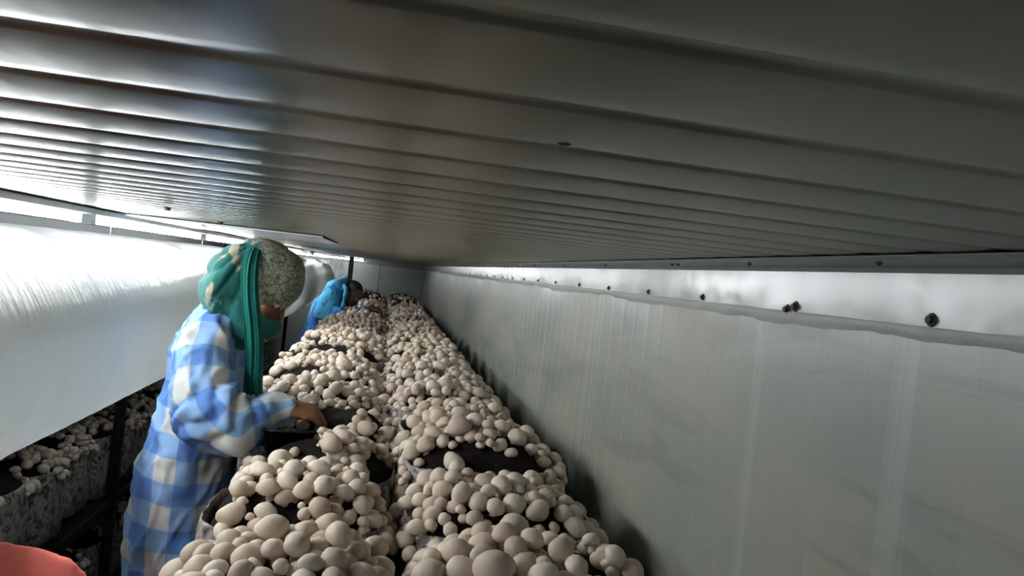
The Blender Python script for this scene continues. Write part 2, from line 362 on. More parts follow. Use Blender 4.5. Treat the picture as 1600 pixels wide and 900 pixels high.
# ------------------------------------------------------------------ air duct
DR, DX, DZ = 0.30, -1.0, EYE - 0.298
duct = empty('air_duct', (DX, 0, DZ)); tag(duct, 'milky inflated plastic film air duct running along the left under the ceiling', 'duct')
v = []; f = []; NY, NA = 420, 72; Y0, Y1 = -1.3, 10.9
for i in range(NY + 1):
    yy = Y0 + (Y1 - Y0) * i / NY
    end = 1.0
    if yy > Y1 - .3: end = math.sqrt(max(0.0, 1 - ((yy - Y1 + .3) / .3) ** 2)) * .93 + .07
    for j in range(NA):
        a = 2 * math.pi * j / NA
        r = DR * (1 + .008 * noise.noise((math.cos(a) * 1.2, math.sin(a) * 1.2, yy * 2.0)) + .004 * noise.noise((math.cos(a) * .7, math.sin(a) * .7, yy * 14)))
        v.append((math.cos(a) * r * end, yy, math.sin(a) * r * end))
for i in range(NY):
    for j in range(NA): f.append((i * NA + j, (i + 1) * NA + j, (i + 1) * NA + (j + 1) % NA, i * NA + (j + 1) % NA))
f.append(tuple(range(NA))); f.append(tuple(NY * NA + j for j in range(NA))[::-1])
from_data('film_tube', v, f, M['duct'], duct)
for yy in [0.2 + 1.35 * i for i in range(8)]:
    bm = bmesh.new(); tube_bm(bm, [(0, yy, DR * .99), (0, yy, CEIL - DZ)], [.0015, .0015], 6); from_bm('hanging_cord', bm, M['clear'], duct, True)
# loose gathered film tied off past the end of the duct
v = []; f = []
for i in range(13):
    for j in range(9):
        u, s = i / 12, j / 8
        v.append((-.83 + .22 * u, 11.0 + .03 * math.sin(u * 19 + s * 3) + .02 * math.sin(s * 9), CEIL - .002 - .36 * s * (1 - .55 * abs(u - .55)) ))
for i in range(12):
    for j in range(8): f.append((i * 9 + j, i * 9 + j + 1, (i + 1) * 9 + j + 1, (i + 1) * 9 + j))
o = from_data('plastic_sheet', v, f, M['sheet']); s = o.modifiers.new('s', 'SOLIDIFY'); s.thickness = .002
tag(o, 'crumpled clear plastic sheet hanging from the ceiling past the end of the air duct', 'plastic sheet')
o = boxes('steel_post', [(-.565, -.495, 11.3, 11.37, 0, CEIL)], M['steel_grey'], None, .004); tag(o, 'grey steel post standing before the back wall', 'post')

# ------------------------------------------------------------------ growing racks
PITCH = 0.37
def rack(x0, x1, y0, y1, shelves, top, label, posts):
    t = empty('growing_rack', (x0, y0, 0)); tag(t, label, 'rack', 'growing racks')
    L = y1 - y0; W = x1 - x0
    for px in (0, W):
        for yy in posts: boxes('post', [(px - .024, px + .024, yy - y0 - .024, yy - y0 + .024, 0, top)], M['steel_dark'], t, .003)
    for z in shelves:
        for px in (0.0, W): boxes('rail', [(px - .012, px + .012, 0, L, z - .05, z - .002)], M['steel_dark'], t)
        boxes('shelf_board', [(.02, W - .02, 0, L, z - .02, z - .001)], M['steel_dark'], t)
    return t
ZT = (2.05, 1.45, 0.85)                      # casing level of the tiers
rack(-0.385, 0.505, 0.55, 11.75, [z - .40 for z in ZT], 1.80, 'dark steel growing rack under the bed along the right wall', [0.6, 2.6, 4.6, 6.6, 8.6, 10.6, 11.7])
t = empty('growing_rack', (-2.17, 0.55, 0)); tag(t, 'dark steel growing rack on the left, below the air duct', 'rack', 'growing racks')
for px in (0, .80):
    for yy in (2.2, 4.4, 6.6, 8.8, 11.2): boxes('post', [(px - .024, px + .024, yy - .55 - .024, yy - .55 + .024, 0, 2.08)], M['steel_dark'], t, .003)
for z in (ZT[0] - .33, ZT[1] - .41, ZT[2] - .41):
    for px in (0, .80): boxes('rail', [(px - .012, px + .012, 0, 10.7, z - .05, z - .002)], M['steel_dark'], t)
    boxes('shelf_board', [(.02, .78, 0, 10.7, z - .02, z - .001)], M['steel_dark'], t)
# plank laid across between the racks: the pickers stand on it
PLZ = 0.93
for i, (yy, lab) in enumerate(((2.2, 'plank the picker in the check shirt stands on'), (6.5, 'plank the far picker in blue stands on'), (1.63, 'plank the person in coral stands on'))):
    o = boxes('plank', [(-1.34, -0.32, yy - .14, yy + .14, PLZ - .04, PLZ)], M['wood'], None, .004); tag(o, 'worn wooden ' + lab, 'plank', 'planks across the aisle')
    for sx in (-1.30, -.36): boxes('bracket', [(sx - .04, sx + .04, yy - .15, yy + .15, PLZ - .36, PLZ - .04)], M['steel_dark'], o)

# ------------------------------------------------------------------ compost bags
R0 = 0.178
def squircle(a, p=3.2):
    c, s = abs(math.cos(a)), abs(math.sin(a)); return 1.0 / (c ** p + s ** p) ** (1 / p)
def bag_meshes(seed):
    rnd = random.Random(seed); v = []; f = []; n = 40
    prof = [(-.325, .93), (-.31, 1.0), (-.22, 1.03), (-.12, 1.03), (-.05, 1.01), (-.012, 1.0), (0.012, .985), (0.018, .965), (0.0, .945), (-.03, .93)]
    for q, (z, s) in enumerate(prof):
        for j in range(n):
            a = 2 * math.pi * j / n; d = (math.cos(a), math.sin(a))
            wv = .022 * noise.noise((d[0] * 2 + seed * 9, d[1] * 2, z * 7)) + .010 * noise.noise((d[0] * 7 + seed * 5, d[1] * 7, z * 16))
            r = R0 * squircle(a) * (s + wv * 2.2)
            zz = z + (.014 * noise.noise((d[0] * 1.6 + seed, d[1] * 1.6, 4)) + .006 * noise.noise((d[0] * 6, d[1] * 6 + seed, 4)) if q > 2 else 0)
            v.append((d[0] * r, d[1] * r, zz))
    for q in range(len(prof) - 1):
        for j in range(n): f.append((q * n + j, q * n + (j + 1) % n, (q + 1) * n + (j + 1) % n, (q + 1) * n + j))
    f.append(tuple(range(n))[::-1])
    a = bpy.data.meshes.new('plastic_bag'); a.from_pydata(v, [], f); a.materials.append(M['bag']); a.shade_smooth()
    v = [(0, 0, DOME)]; f = []; rings = 9; n = 32
    for q in range(1, rings + 1):
        u = q / rings
        for j in range(n):
            an = 2 * math.pi * j / n; r = R0 * .955 * squircle(an) * u
            p = (math.cos(an) * r, math.sin(an) * r)
            z = DOME * (1 - u ** 3.2) - .02 * u ** 4 + .012 * noise.noise((p[0] * 22 + seed * 3, p[1] * 22, 1)) + .005 * noise.noise((p[0] * 60 + seed, p[1] * 60, 1))
            v.append((*p, z))
    for j in range(n): f.append((0, 1 + j, 1 + (j + 1) % n))
    for q in range(rings - 1):
        for j in range(n): f.append((1 + q * n + j, 1 + (q + 1) * n + j, 1 + (q + 1) * n + (j + 1) % n, 1 + q * n + (j + 1) % n))
    b = bpy.data.meshes.new('casing_soil'); b.from_pydata(v, [], f); b.materials.append(M['soil']); b.shade_smooth()
    return a, b
DOME = 0.065
BM = [bag_meshes(s) for s in range(5)]
ORD = ['first', 'second', 'third', 'fourth', 'fifth', 'sixth', 'seventh', 'eighth', 'ninth', 'tenth', 'eleventh', 'twelfth', 'thirteenth', 'fourteenth', 'fifteenth', 'sixteenth', 'seventeenth', 'eighteenth', 'nineteenth', 'twentieth'] 
ORD += ['twenty-' + q for q in ORD[:9]] + ['thirtieth'] + ['thirty-' + q for q in ORD[:9]]
BAGS = []                                     # x, y, casing z, bed, column, row
def put_bag(x, y, z, label, group, bed, colm, row, sx=1.0):
    a, b = BM[(row * 3 + colm * 2 + len(BAGS)) % 5]
    rz = random.randrange(2) * math.pi
    t = empty('compost_bag', (x, y, z), rz); t.scale = (sx, 1, 1); tag(t, label, 'bag', group)
    for me in (a, b):
        o = bpy.data.objects.new(me.name, me); o.parent = t; COL.objects.link(o)
    BAGS.append((x, y, z, bed, colm, row, R0 * sx))
for r in range(28):
    y = 1.165 + PITCH * r
    near = y < 2.3
    for c, x, sx in ((0, -0.10 if near else -0.195, 1.0 if near else 1.30), (1, 0.285 if near else 0.265, 1.12 if near else 1.20)):
        if y > 11.6: continue
        z = ZT[0] - (.075 if c == 0 and near else .05) + random.uniform(-.018, .018) + (.03 if y > 9 else 0)
        put_bag(x + random.uniform(-.008, .008) - (.03 if c == 0 and r == 1 else 0), y, z, 'plastic compost bag, %s from near end, %s row of the right bed' % (ORD[r], ('left', 'right')[c]), 'compost bags on the right bed', 'right', c, r, sx)
for ti, z0 in ((1, ZT[1]), (2, ZT[2])):
    for r in range(24):
        y = 2.22 + PITCH * r
        if y > 11.0: continue
        for c, x in ((0, -1.575), (1, -1.955)):
            if c == 1 and r > 3: continue
            z = z0 - .02 + random.uniform(-.02, .012)
            put_bag(x + random.uniform(-.02, .012), y, z - .04, 'plastic compost bag, %s from near end, %s row, %s tier of left rack' % (ORD[r], ('aisle', 'wall')[c], ('upper', 'lower')[ti - 1]), 'compost bags on the left rack', 'left%d' % ti, c, r)

# ------------------------------------------------------------------ mushrooms: dropped one by one on the casing until they lie against each other
holes = []                                    # bare casing: world x, y, radius x, radius y
def hole(px, py, wx, wy, z=ZT[0] + .02):
    a = G(px - wx, py, z); b = G(px + wx, py, z); c_ = G(px, py - wy, z); d = G(px, py + wy, z)
    holes.append(((a.x + b.x) / 2, (c_.y + d.y) / 2, abs(b.x - a.x) / 2, abs(c_.y - d.y) / 2))
for h_ in ((735, 722, 120, 22), (620, 830, 26, 62), (590, 632, 60, 12), (445, 672, 62, 26), (800, 655, 26, 16), (500, 541, 50, 6), (565, 517, 28, 5), (415, 815, 16, 6), (345, 803, 12, 5),
           (610, 700, 22, 30), (520, 632, 30, 9), (590, 690, 14, 22), (880, 800, 16, 12), (430, 585, 14, 6), (440, 575, 40, 5)): hole(*h_)
class Heap:
    def __init__(s): s.g = {}; s.L = []
    def near(s, x, y):
        i, j = int(math.floor(x / .09)), int(math.floor(y / .09))
        for a in (-1, 0, 1):
            for b in (-1, 0, 1):
                yield from s.g.get((i + a, j + b), ())
    def add(s, m):
        i, j = int(math.floor(m[0] / .09)), int(math.floor(m[1] / .09)); s.g.setdefault((i, j), []).append(m); s.L.append(m)
rnd = random.Random(11)
beds = {}
for (bx, by, bz, bed, colm, row, RX) in BAGS:
    H = beds.setdefault(bed, Heap())
    if bed != 'right' and colm == 1: pass
    far = bed == 'right' and by > 8.4
    tries = (2200 if by < 3 else 1100) if bed == 'right' else 500
    if far: tries = 20
    ro = rnd.uniform(0, 50)
    mean = rnd.uniform(.0185, .0215) if by < 2.2 else rnd.uniform(.018, .0215)
    if bed != 'right': mean = rnd.uniform(.019, .023)
    lean = rnd.uniform(-.03, .03)
    for tr in range(tries):
        lx, ly = rnd.uniform(-1.12, 1.12), rnd.uniform(-1.12, 1.12)
        q = max(abs(lx), abs(ly))
        x, y = bx + lx * RX, by + ly * R0
        big = 1 if tr < tries * .45 else .8
        r = min(.030, max(.011, rnd.gauss(mean, .0042) * big))
        if rnd.random() < .06: r *= rnd.uniform(.55, .75)
        if bed == 'right':
            if any(((x - hx) / rx) ** 2 + ((y - hy) / ry) ** 2 < 1 and rnd.random() < .985 for hx, hy, rx, ry in holes): continue
            bare = .33
        else: bare = .12
        nb = noise.noise((x * 5 + ro, y * 5, 3))
        if nb < -bare: continue
        u = (abs(lx) ** 3.2 + abs(ly) ** 3.2) ** (1 / 3.2)
        if u > 1.12: continue
        if bed == 'right' and colm == 0 and 1.26 < y < 1.72 and x < -.24 + .03 * noise.noise((y * 20, 2, 2)): continue
        zc = bz + DOME * (1 - min(u, 1) ** 3.2) - .02 * u ** 4
        z = zc + r * .75
        lim = zc + r * .75 + .012 + .035 * max(0, noise.noise((x * 6, y * 6, 8 + ro))) + .012 * (1 - u)
        for m in H.near(x, y):
            d2 = (x - m[0]) ** 2 + (y - m[1]) ** 2; s = (r + m[3]) * .90
            if d2 < s * s: z = max(z, m[2] + math.sqrt(s * s - d2) * .85)
            if z > lim: break
        if z > lim: continue
        nx, ny = lx * .55 + rnd.gauss(0, .22), ly * .55 + rnd.gauss(0, .22) - .10
        H.add((x, y, z, r, nx, ny, bed, colm, row, rnd.random(), rnd.random(), zc))
ALL = [m for H in beds.values() for m in H.L]
print('mushrooms', len(ALL), {b: len(H.L) for b, H in beds.items()})

def cap_profile(nr):                           # button cap: domed, rolled in at the rim, closed veil below
    pr = [(0.0, .80), (.30, .765), (.58, .65), (.82, .43), (.97, .13), (1.0, -.10), (.94, -.34), (.76, -.52), (.5, -.58)]
    if nr == 5: pr = [(0.0, .8), (.58, .65), (.97, .13), (.94, -.34), (.5, -.58)]
    if nr == 4: pr = [(0.0, .8), (.7, .55), (1.0, -.1), (.55, -.56)]
    return pr
def cap_mesh(nr, n, wob=0.0, seed=0, stretch=1.0, stem=True):
    pr = cap_profile(nr); v = [(0, 0, pr[0][1])]; f = []
    if stem and nr < 9: pr = pr + [(.38, -1.25)]
    for r, z in pr[1:]:
        for j in range(n):
            a = 2 * math.pi * j / n
            w_ = 1 + wob * noise.noise((math.cos(a) * 1.1 + seed * 7, math.sin(a) * 1.1, z * 1.2))
            v.append((math.cos(a) * r * w_ * stretch, math.sin(a) * r * w_ / math.sqrt(stretch), z * (1 + wob * .4 * noise.noise((seed, z, a * .3)))))
    for j in range(n): f.append((0, 1 + j, 1 + (j + 1) % n))
    for q in range(len(pr) - 2):
        for j in range(n): f.append((1 + q * n + j, 1 + (q + 1) * n + j, 1 + (q + 1) * n + (j + 1) % n, 1 + q * n + (j + 1) % n))
    f.append(tuple(1 + (len(pr) - 2) * n + j for j in range(n))[::-1])
    return v, f
def frame_of(m):
    nrm = Vector((m[4], m[5], 1)).normalized(); q = nrm.to_track_quat('Z', 'Y').to_matrix()
    return q @ Matrix.Rotation(m[9] * 6.283, 3, 'Z')
# which 300 show largest
arr = np.array([m[:4] for m in ALL], np.float32)
cpos = np.array((0, 0, EYE), np.float32)
cand = []
R3 = np.array(ROT)
for i, m in enumerate(ALL):
    top = np.array((m[0] , m[1] - m[3] * .35, m[2] + m[3] * .45)); d = top - cpos
    dc = R3.T @ d
    if dc[2] > -.05: continue
    px, py = 800 + F * dc[0] / -dc[2], 450 - F * dc[1] / -dc[2]
    if -10 < px < 1610 and -10 < py < 915: cand.append((F * m[3] / -dc[2], i, px, py, top))
cand.sort(key=lambda c: -c[0])
chosen = []
for s_, i, px, py, top in cand:
    if ALL[i][6] != 'right': continue
    d = cpos - top; L = np.linalg.norm(d); u = d / L
    rel = arr[:, :3] - top; t = rel @ u; dist = np.linalg.norm(rel - t[:, None] * u, axis=1)
    msk = (t > arr[:, 3] * .6) & (dist < arr[:, 3] * .8); msk[i] = False
    if msk.any(): continue
    chosen.append((i, px, py))
    if len(chosen) == 300: break
ci = {c[0] for c in chosen}
CAPS = []
for s in range(8):
    v, f = cap_mesh(9, 20, .16, s, (1.0, 1.04, 1.12, 1.0, 1.22, 1.06, 1.0, 1.15)[s]); me = bpy.data.meshes.new('cap'); me.from_pydata(v, [], f); me.materials.append(M['cap']); me.shade_smooth(); CAPS.append(me)
sv = []; sf = []
for q, (z, r) in enumerate(((-.45, .36), (-.8, .36), (-1.15, .44), (-1.35, .40))):
    for j in range(10): sv.append((math.cos(j * .6283) * r, math.sin(j * .6283) * r, z))
for q in range(3):
    for j in range(10): sf.append((q * 10 + j, (q + 1) * 10 + j, (q + 1) * 10 + (j + 1) % 10, q * 10 + (j + 1) % 10))
sf.append(tuple(30 + j for j in range(10)))
STEM = bpy.data.meshes.new('stem'); STEM.from_pydata(sv, [], sf); STEM.materials.append(M['stem']); STEM.shade_smooth()
byb = {}
for i, px, py in chosen: byb.setdefault((ALL[i][7], ALL[i][8]), []).append((py, px, i))
minrow = min(k_[1] for k_ in byb)
for (colm, row), L in sorted(byb.items()):
    L.sort(key=lambda a: -a[0])               # from the front to the back of the bag
    nrow = max(1, round(math.sqrt(len(L) / 1.6))); per = math.ceil(len(L) / nrow)
    for q in range(0, len(L), per):
        for w_, (py, px, i) in enumerate(sorted(L[q:q + per], key=lambda a: a[1])):
            m = ALL[i]
            size = 'large' if m[3] > .029 else 'small' if m[3] < .020 else 'medium'
            lab = '%s cream button mushroom, %s from left, line %s, %s bag of %s row' % (size, ORD[w_], ['one', 'two', 'three', 'four', 'five', 'six', 'seven', 'eight', 'nine', 'ten', 'eleven', 'twelve'][q // per], ORD[row], ('left', 'right')[colm])
            t = empty('button_mushroom', (m[0], m[1], m[2] - m[3] * .1)); t.rotation_euler = frame_of(m).to_euler(); t.scale = (m[3],) * 3
            tag(t, lab, 'mushroom', 'button mushrooms on the near bags of the right bed')
            o = bpy.data.objects.new('cap', CAPS[int(m[10] * 8) % 8]); o.parent = t; COL.objects.link(o)
            o = bpy.data.objects.new('stem', STEM); o.parent = t; COL.objects.link(o)
# all the others as one object
LOD = {'a': [cap_mesh(9, 14, .16, s, 1 + .05 * s) for s in range(4)], 'b': [cap_mesh(5, 10, .12, s, 1 + .04 * s) for s in range(4)], 'c': [cap_mesh(4, 7, .1, s) for s in range(4)]}
LOD = {a: [(np.array(v, np.float32), [len(q) for q in f], np.array([i for q in f for i in q])) for v, f in l] for a, l in LOD.items()}
vs, ls, tot = [], [], []; off = 0
for i, m in enumerate(ALL):
    if i in ci: continue
    dep = m[1]
    v, ft, fi = LOD['a' if dep < 2.4 else 'b' if dep < 5 else 'c'][int(m[10] * 4) % 4]
    A = np.array(frame_of(m), np.float32) * m[3]
    vs.append(v @ A.T + np.array((m[0], m[1], m[2] - m[3] * .1), np.float32)); ls.append(fi + off); tot += ft; off += len(v)
vs = np.concatenate(vs); ls = np.concatenate(ls); tot = np.array(tot)
me = bpy.data.meshes.new('mushroom_carpet'); me.vertices.add(len(vs)); me.vertices.foreach_set('co', vs.ravel()); me.loops.add(len(ls)); me.loops.foreach_set('vertex_index', ls.astype(np.int32))
me.polygons.add(len(tot)); st_ = np.concatenate(([0], np.cumsum(tot)[:-1])); me.polygons.foreach_set('loop_start', st_.astype(np.int32)); me.update(calc_edges=True); me.validate()
o = link('mushroom_carpet', me, M['many']); tag(o, 'dense carpet of smaller cream mushrooms over the farther bags and the left rack', 'mushrooms', kind='stuff')
print('stuff polys', len(tot))

# ------------------------------------------------------------------ people
def head_shapes(bm, c, fwd, up, s=1.0):
    """skull, jaw, nose, brow, cheeks, ears; fwd = where the face looks"""
    fwd = fwd.normalized(); side = up.cross(fwd).normalized(); up = fwd.cross(side).normalized()
    rot = Matrix((fwd, side, up)).transposed()
    L = lambda x, y, z: c + (fwd * x + side * y + up * z) * s
    ball_bm(bm, L(-.012, 0, .03), (.098 * s, .076 * s, .088 * s), rot)
    ball_bm(bm, L(.028, 0, -.045), (.062 * s, .058 * s, .072 * s), rot)
    tube_bm(bm, [L(.078, 0, .012), L(.098, 0, -.022), L(.092, 0, -.034)], [.007 * s, .012 * s, .013 * s], 10)
    for q in (-1, 1):
        ball_bm(bm, L(.088, .011 * q, -.034), (.009 * s, .009 * s, .008 * s), rot, 10)
        ball_bm(bm, L(.058, .034 * q, -.022), (.026 * s, .024 * s, .024 * s), rot, 12)
        tube_bm(bm, [L(.080, .012 * q, .022), L(.070, .042 * q, .022)], [.009 * s, .008 * s], 8)
        ball_bm(bm, L(-.008, .078 * q, -.012), (.016 * s, .006 * s, .028 * s), rot, 12)
    tube_bm(bm, [L(.078, -.02, -.062), L(.086, 0, -.060), L(.078, .02, -.062)], [.006 * s, .008 * s, .006 * s], 8)
    tube_bm(bm, [L(.075, -.018, -.073), L(.083, 0, -.073), L(.075, .018, -.073)], [.006 * s, .008 * s, .006 * s], 8)
    ball_bm(bm, L(.068, 0, -.098), (.02 * s, .024 * s, .018 * s), rot, 12)
    return L, rot
def eyes(L, s, parent):
    for q in (-1, 1):
        bm = bmesh.new(); ball_bm(bm, L(.069, .031 * q, .003), (.0125 * s,) * 3, None, 14); e = from_bm('eye', bm, M['eye'], parent, True)
        bm = bmesh.new(); ball_bm(bm, L(.079, .031 * q, .000), (.0055 * s,) * 3, None, 10); from_bm('iris', bm, M['iris'], e, True)
def hand_shapes(bm, wrist, d, back, thumb_side, curl=.9, s=1.0):
    """palm, four bent fingers of unequal length and a thumb; d = towards the fingers, back = out of the back of the hand"""
    d = d.normalized(); side = back.cross(d).normalized() * thumb_side; back = back.normalized()
    tube_bm(bm, [wrist, wrist + d * .03 * s, wrist + d * .085 * s], [(.020 * s, .027 * s), (.019 * s, .036 * s), (.016 * s, .040 * s)], 14, up=back)
    tips = []
    for q, (o, l) in enumerate(((.0315, .074), (.0108, .083), (-.0106, .077), (-.0310, .060))):
        b = wrist + d * (.082 - abs(o) * .15) * s + side * o * s
        pts = [b - d * .02 * s, b]; a = 0.25; p = b.copy()
        for j, fr in enumerate((.45, .31, .24)):
            a += curl * (.5 if j == 0 else .62) + q * .03
            dr = d * math.cos(a) - back * math.sin(a) + side * o * .25
            p = p + dr.normalized() * l * fr * s; pts.append(p.copy())
        tube_bm(bm, pts, [.0092 * s, .0088 * s, .0082 * s, .0075 * s, .0066 * s], 10); tips.append(p.copy())
    b = wrist + d * .022 * s + side * .027 * s
    pts = [b - side * .01 * s, b + side * .018 * s + d * .018 * s - back * .008 * s, b + side * .024 * s + d * .048 * s - back * .022 * s, b + side * .016 * s + d * .072 * s - back * .034 * s]
    tube_bm(bm, pts, [.013 * s, .0125 * s, .0108 * s, .0085 * s], 10); tips.append(pts[-1])
    return tips

# --- the picker in the check shirt
person = empty('person', P(285, 1100, 2.2)); person.location = (-.62, 2.2, PLZ)
tag(person, 'person in blue and white check shirt and teal printed headscarf picking at the bed', 'person', 'mushroom pickers')
base = Vector(person.location); REL = lambda p: Vector(p) - base
Q = lambda px, py, Y: REL(P(px, py, Y))
pel = Q(280, 830, 2.24); hc = Q(408, 452, 2.22)
fwd = Vector((.80, -.16, -.62)).normalized(); upv = Vector((.60, 0.02, .78))
bm = bmesh.new()
tube_bm(bm, [pel + Vector((0, 0, -.08)), pel, Q(295, 720, 2.24), Q(318, 590, 2.24), Q(335, 520, 2.24)], [(.125, .085), (.135, .09), (.105, .075), (.125, .075), (.09, .06)], 18, up=(0, 1, 0))
tube_bm(bm, [Q(338, 515, 2.24), Q(362, 480, 2.23), hc + fwd * -.03], [.055, .05, .052])
for s in (-1, 1):
    hip = pel + Vector((0, .085 * s, -.04)); kn = Vector((pel.x + .03, .09 * s, .43)); an = Vector((pel.x - .01, .095 * s, .075))
    tube_bm(bm, [hip, kn, an, Vector((an.x, an.y, .04))], [.085, .056, .036, .034])
    tube_bm(bm, [an + Vector((-.03, 0, -.045)), an + Vector((.06, 0, -.045)), an + Vector((.15, .01 * s, -.052))], [(.032, .03), (.036, .028), (.034, .02)], 12, up=(0, 1, 0))
wr1 = Q(441, 638, 2.08); sh1 = Q(318, 540, 2.10); el1 = Q(338, 655, 2.02)
tube_bm(bm, [Q(330, 530, 2.16), sh1, el1, wr1], [.05, .048, .038, .024])
hd_ = Vector((.93, .28, -.10)); tips = hand_shapes(bm, wr1, hd_, Vector((-.05, -.40, .92)), 1, .62, .98)
sh2 = Q(345, 535, 2.40); el2 = Q(392, 655, 2.44); wr2 = Q(452, 668, 2.37)
tube_bm(bm, [Q(335, 530, 2.32), sh2, el2, wr2], [.05, .048, .038, .024])
hand_shapes(bm, wr2, Vector((.95, -.1, -.25)), Vector((.2, .5, .8)), -1, .8, .96)
Lf, rot = head_shapes(bm, hc, fwd, upv, 1.0)
fuse('body', bm, .0036, 3, M['skin'], person)
eyes(Lf, 1.0, person)
bm = bmesh.new()
# shirt: body and both sleeves one cloth
rows = [(482, 343, .060, .085), (496, 340, .078, .115), (520, 333, .098, .185), (550, 329, .108, .20), (600, 324, .112, .19), (650, 311, .125, .185), (700, 299, .132, .185), (760, 284, .133, .19), (830, 274, .132, .195), (900, 268, .134, .20), (950, 266, .138, .205)]
ax = [Q(x, yv, 2.24) for yv, x, a, b in rows]
tube_bm(bm, ax, [(b, a) for yv, x, a, b in rows], 28, up=(0, 1, 0))
s1 = [Q(322, 520, 2.15), Q(313, 550, 2.09), Q(312, 605, 2.03), Q(330, 650, 1.99), Q(360, 668, 2.0), Q(400, 655, 2.05), Q(437, 640, 2.08)]
r1 = [.075, .080, .086, .086, .076, .060, .046]
tube_bm(bm, s1, r1, 18)
tube_bm(bm, [s1[4], Q(388, 688, 2.02), Q(408, 694, 2.04)], [.06, .035, .018], 12)
s2 = [Q(340, 520, 2.32), Q(347, 550, 2.40), Q(360, 605, 2.45), Q(392, 655, 2.45), Q(425, 665, 2.41), Q(448, 668, 2.38)]
r2 = [.075, .08, .085, .075, .06, .048]
tube_bm(bm, s2, r2, 16)
tube_bm(bm, [Q(318, 485, 2.22), Q(345, 474, 2.15), Q(372, 500, 2.16)], [.022, .025, .02], 10)       # collar
tube_bm(bm, [Q(318, 485, 2.26), Q(345, 474, 2.32), Q(372, 500, 2.30)], [.022, .025, .02], 10)
shirt = fuse('shirt', bm, .0085, 7, M['check'], person)
def nearest(p, axes):
    best = np.full(len(p), 1e9); U = np.zeros((len(p), 3)); which = np.zeros(len(p), int)
    for w_, (pts, rs) in enumerate(axes):
        s0 = 0.0
        for a, b, ra in zip(pts, pts[1:], rs):
            a_ = np.array(a); d = np.array(b) - a_; L = np.linalg.norm(d); d = d / L
            t = np.clip((p - a_) @ d, 0, L); q = p - a_ - t[:, None] * d
            di = np.linalg.norm(q, axis=1) / ra
            up = np.array((0, 1, 0.0)); up = up - d * (up @ d); up /= np.linalg.norm(up); vv = np.cross(d, up)
            ang = np.arctan2(q @ vv, -(q @ up))
            k_ = di < best
            best[k_] = di[k_]; which[k_] = w_
            U[k_, 0] = (ang * ra)[k_]; U[k_, 1] = (s0 + t)[k_]; U[k_, 2] = w_
            s0 += L
    return U, which
p = V(shirt.data); nr_ = VN(shirt.data)
axt = [(ax, [max(.13, .5 * (q[2] + q[3])) for q in rows]), (s1, [.095] * 7), (s2, [.09] * 6)]
U, wh = nearest(p, axt)
tor = wh == 0
U[tor, 0] = p[tor, 0] * 1.0 + np.where(nr_[tor, 1] > 0, .3, 0); U[tor, 1] = p[tor, 2] + p[tor, 0] * .11
U[~tor, 1] += .03
ed = np.empty(len(shirt.data.edges) * 2, np.int32); shirt.data.edges.foreach_get('vertices', ed); ed = ed.reshape(-1, 2); ed = ed[wh[ed[:, 0]] == wh[ed[:, 1]]]
ed = ed[np.abs(U[ed[:, 0], 0] - U[ed[:, 1], 0]) < .12]
for it in range(40):                          # lay the weave smoothly over the bends of the sleeve
    A = np.zeros_like(U); c_ = np.zeros(len(U))
    for a, b in ((0, 1), (1, 0)):
        np.add.at(A, ed[:, a], U[ed[:, b]]); np.add.at(c_, ed[:, a], 1)
    k_ = (c_ > 0) & ~tor; U[k_] = .4 * U[k_] + .6 * A[k_] / c_[k_][:, None]
n1 = nz(p, 7, 3); n2 = nz(p * np.array((1, 1, .45), np.float32), 16, 9); n3 = nz(p, 30, 1)
q_ = p * np.array((1, 1, .35), np.float32); rg = (1 - np.abs(nz(q_ + .25 * p[:, [2, 0, 1]], 9, 21))) ** 5; rg2 = (1 - np.abs(nz(q_ - .35 * p[:, [2, 0, 1]], 15, 33))) ** 5
dsp = .012 * n1 + .009 * n2 + .004 * n3 + .013 * rg + .008 * rg2
s_ = U[:, 1]
fold = (np.abs(np.sin(s_ * 42 + U[:, 0] * 16 + n1 * 5)) ** .8 - .5) * .017 * np.exp(-((s_ - .33) / .15) ** 2)
dsp = dsp + np.where(tor, 0, fold)
low = np.clip((1.0 - (p[:, 2])) / .5, 0, 1)
dsp = dsp + np.where(tor, np.sin(p[:, 0] * 55 + p[:, 1] * 30 + n1 * 4) * .0055 * low, 0)
dsp = dsp - dsp.mean() - np.where(tor, .012, .004)
setV(shirt.data, p + nr_ * dsp[:, None].astype(np.float32)); attr(shirt.data, 'cloth', U)
# trousers
bm = bmesh.new()
tube_bm(bm, [pel + Vector((0, 0, .05)), pel + Vector((0, 0, -.1))], [(.14, .095), (.14, .10)], 18, up=(0, 1, 0))
for s in (-1, 1):
    hip = pel + Vector((0, .085 * s, -.06)); kn = Vector((pel.x + .03, .09 * s, .43)); an = Vector((pel.x - .01, .095 * s, .11))
    tube_bm(bm, [hip, kn, an], [.085, .075, .06])
tro = fuse('trousers', bm, .014, 3, M['teal_trouser'], person)
# headscarf wound round head, neck and the lower half of the face
side = upv.cross(fwd).normalized()
bm = bmesh.new()
ball_bm(bm, Lf(-.022, 0, .036), (.118, .100, .102), rot, 26)                       # crown and brow
ball_bm(bm, Q(428, 432, 2.22), (.088, .090, .090), None, 22)
ball_bm(bm, Q(372, 440, 2.22), (.090, .100, .105), None, 22)
tube_bm(bm, [Q(352, 455, 2.22), Q(362, 500, 2.22), Q(385, 520, 2.21)], [(.105, .070), (.095, .07), (.08, .05)], 18, up=(0, 1, 0))
tube_bm(bm, [Q(372, 480, 2.2), Q(398, 505, 2.2), Q(424, 512, 2.19)], [(.085, .05), (.08, .046), (.052, .030)], 18, up=(0, 1, 0))
tube_bm(bm, [Q(378, 402, 2.22), Q(360, 430, 2.21), Q(343, 462, 2.20), Q(342, 482, 2.2)], [(.075, .045), (.10, .055), (.105, .044), (.09, .028)], 16, up=(0, 1, 0))
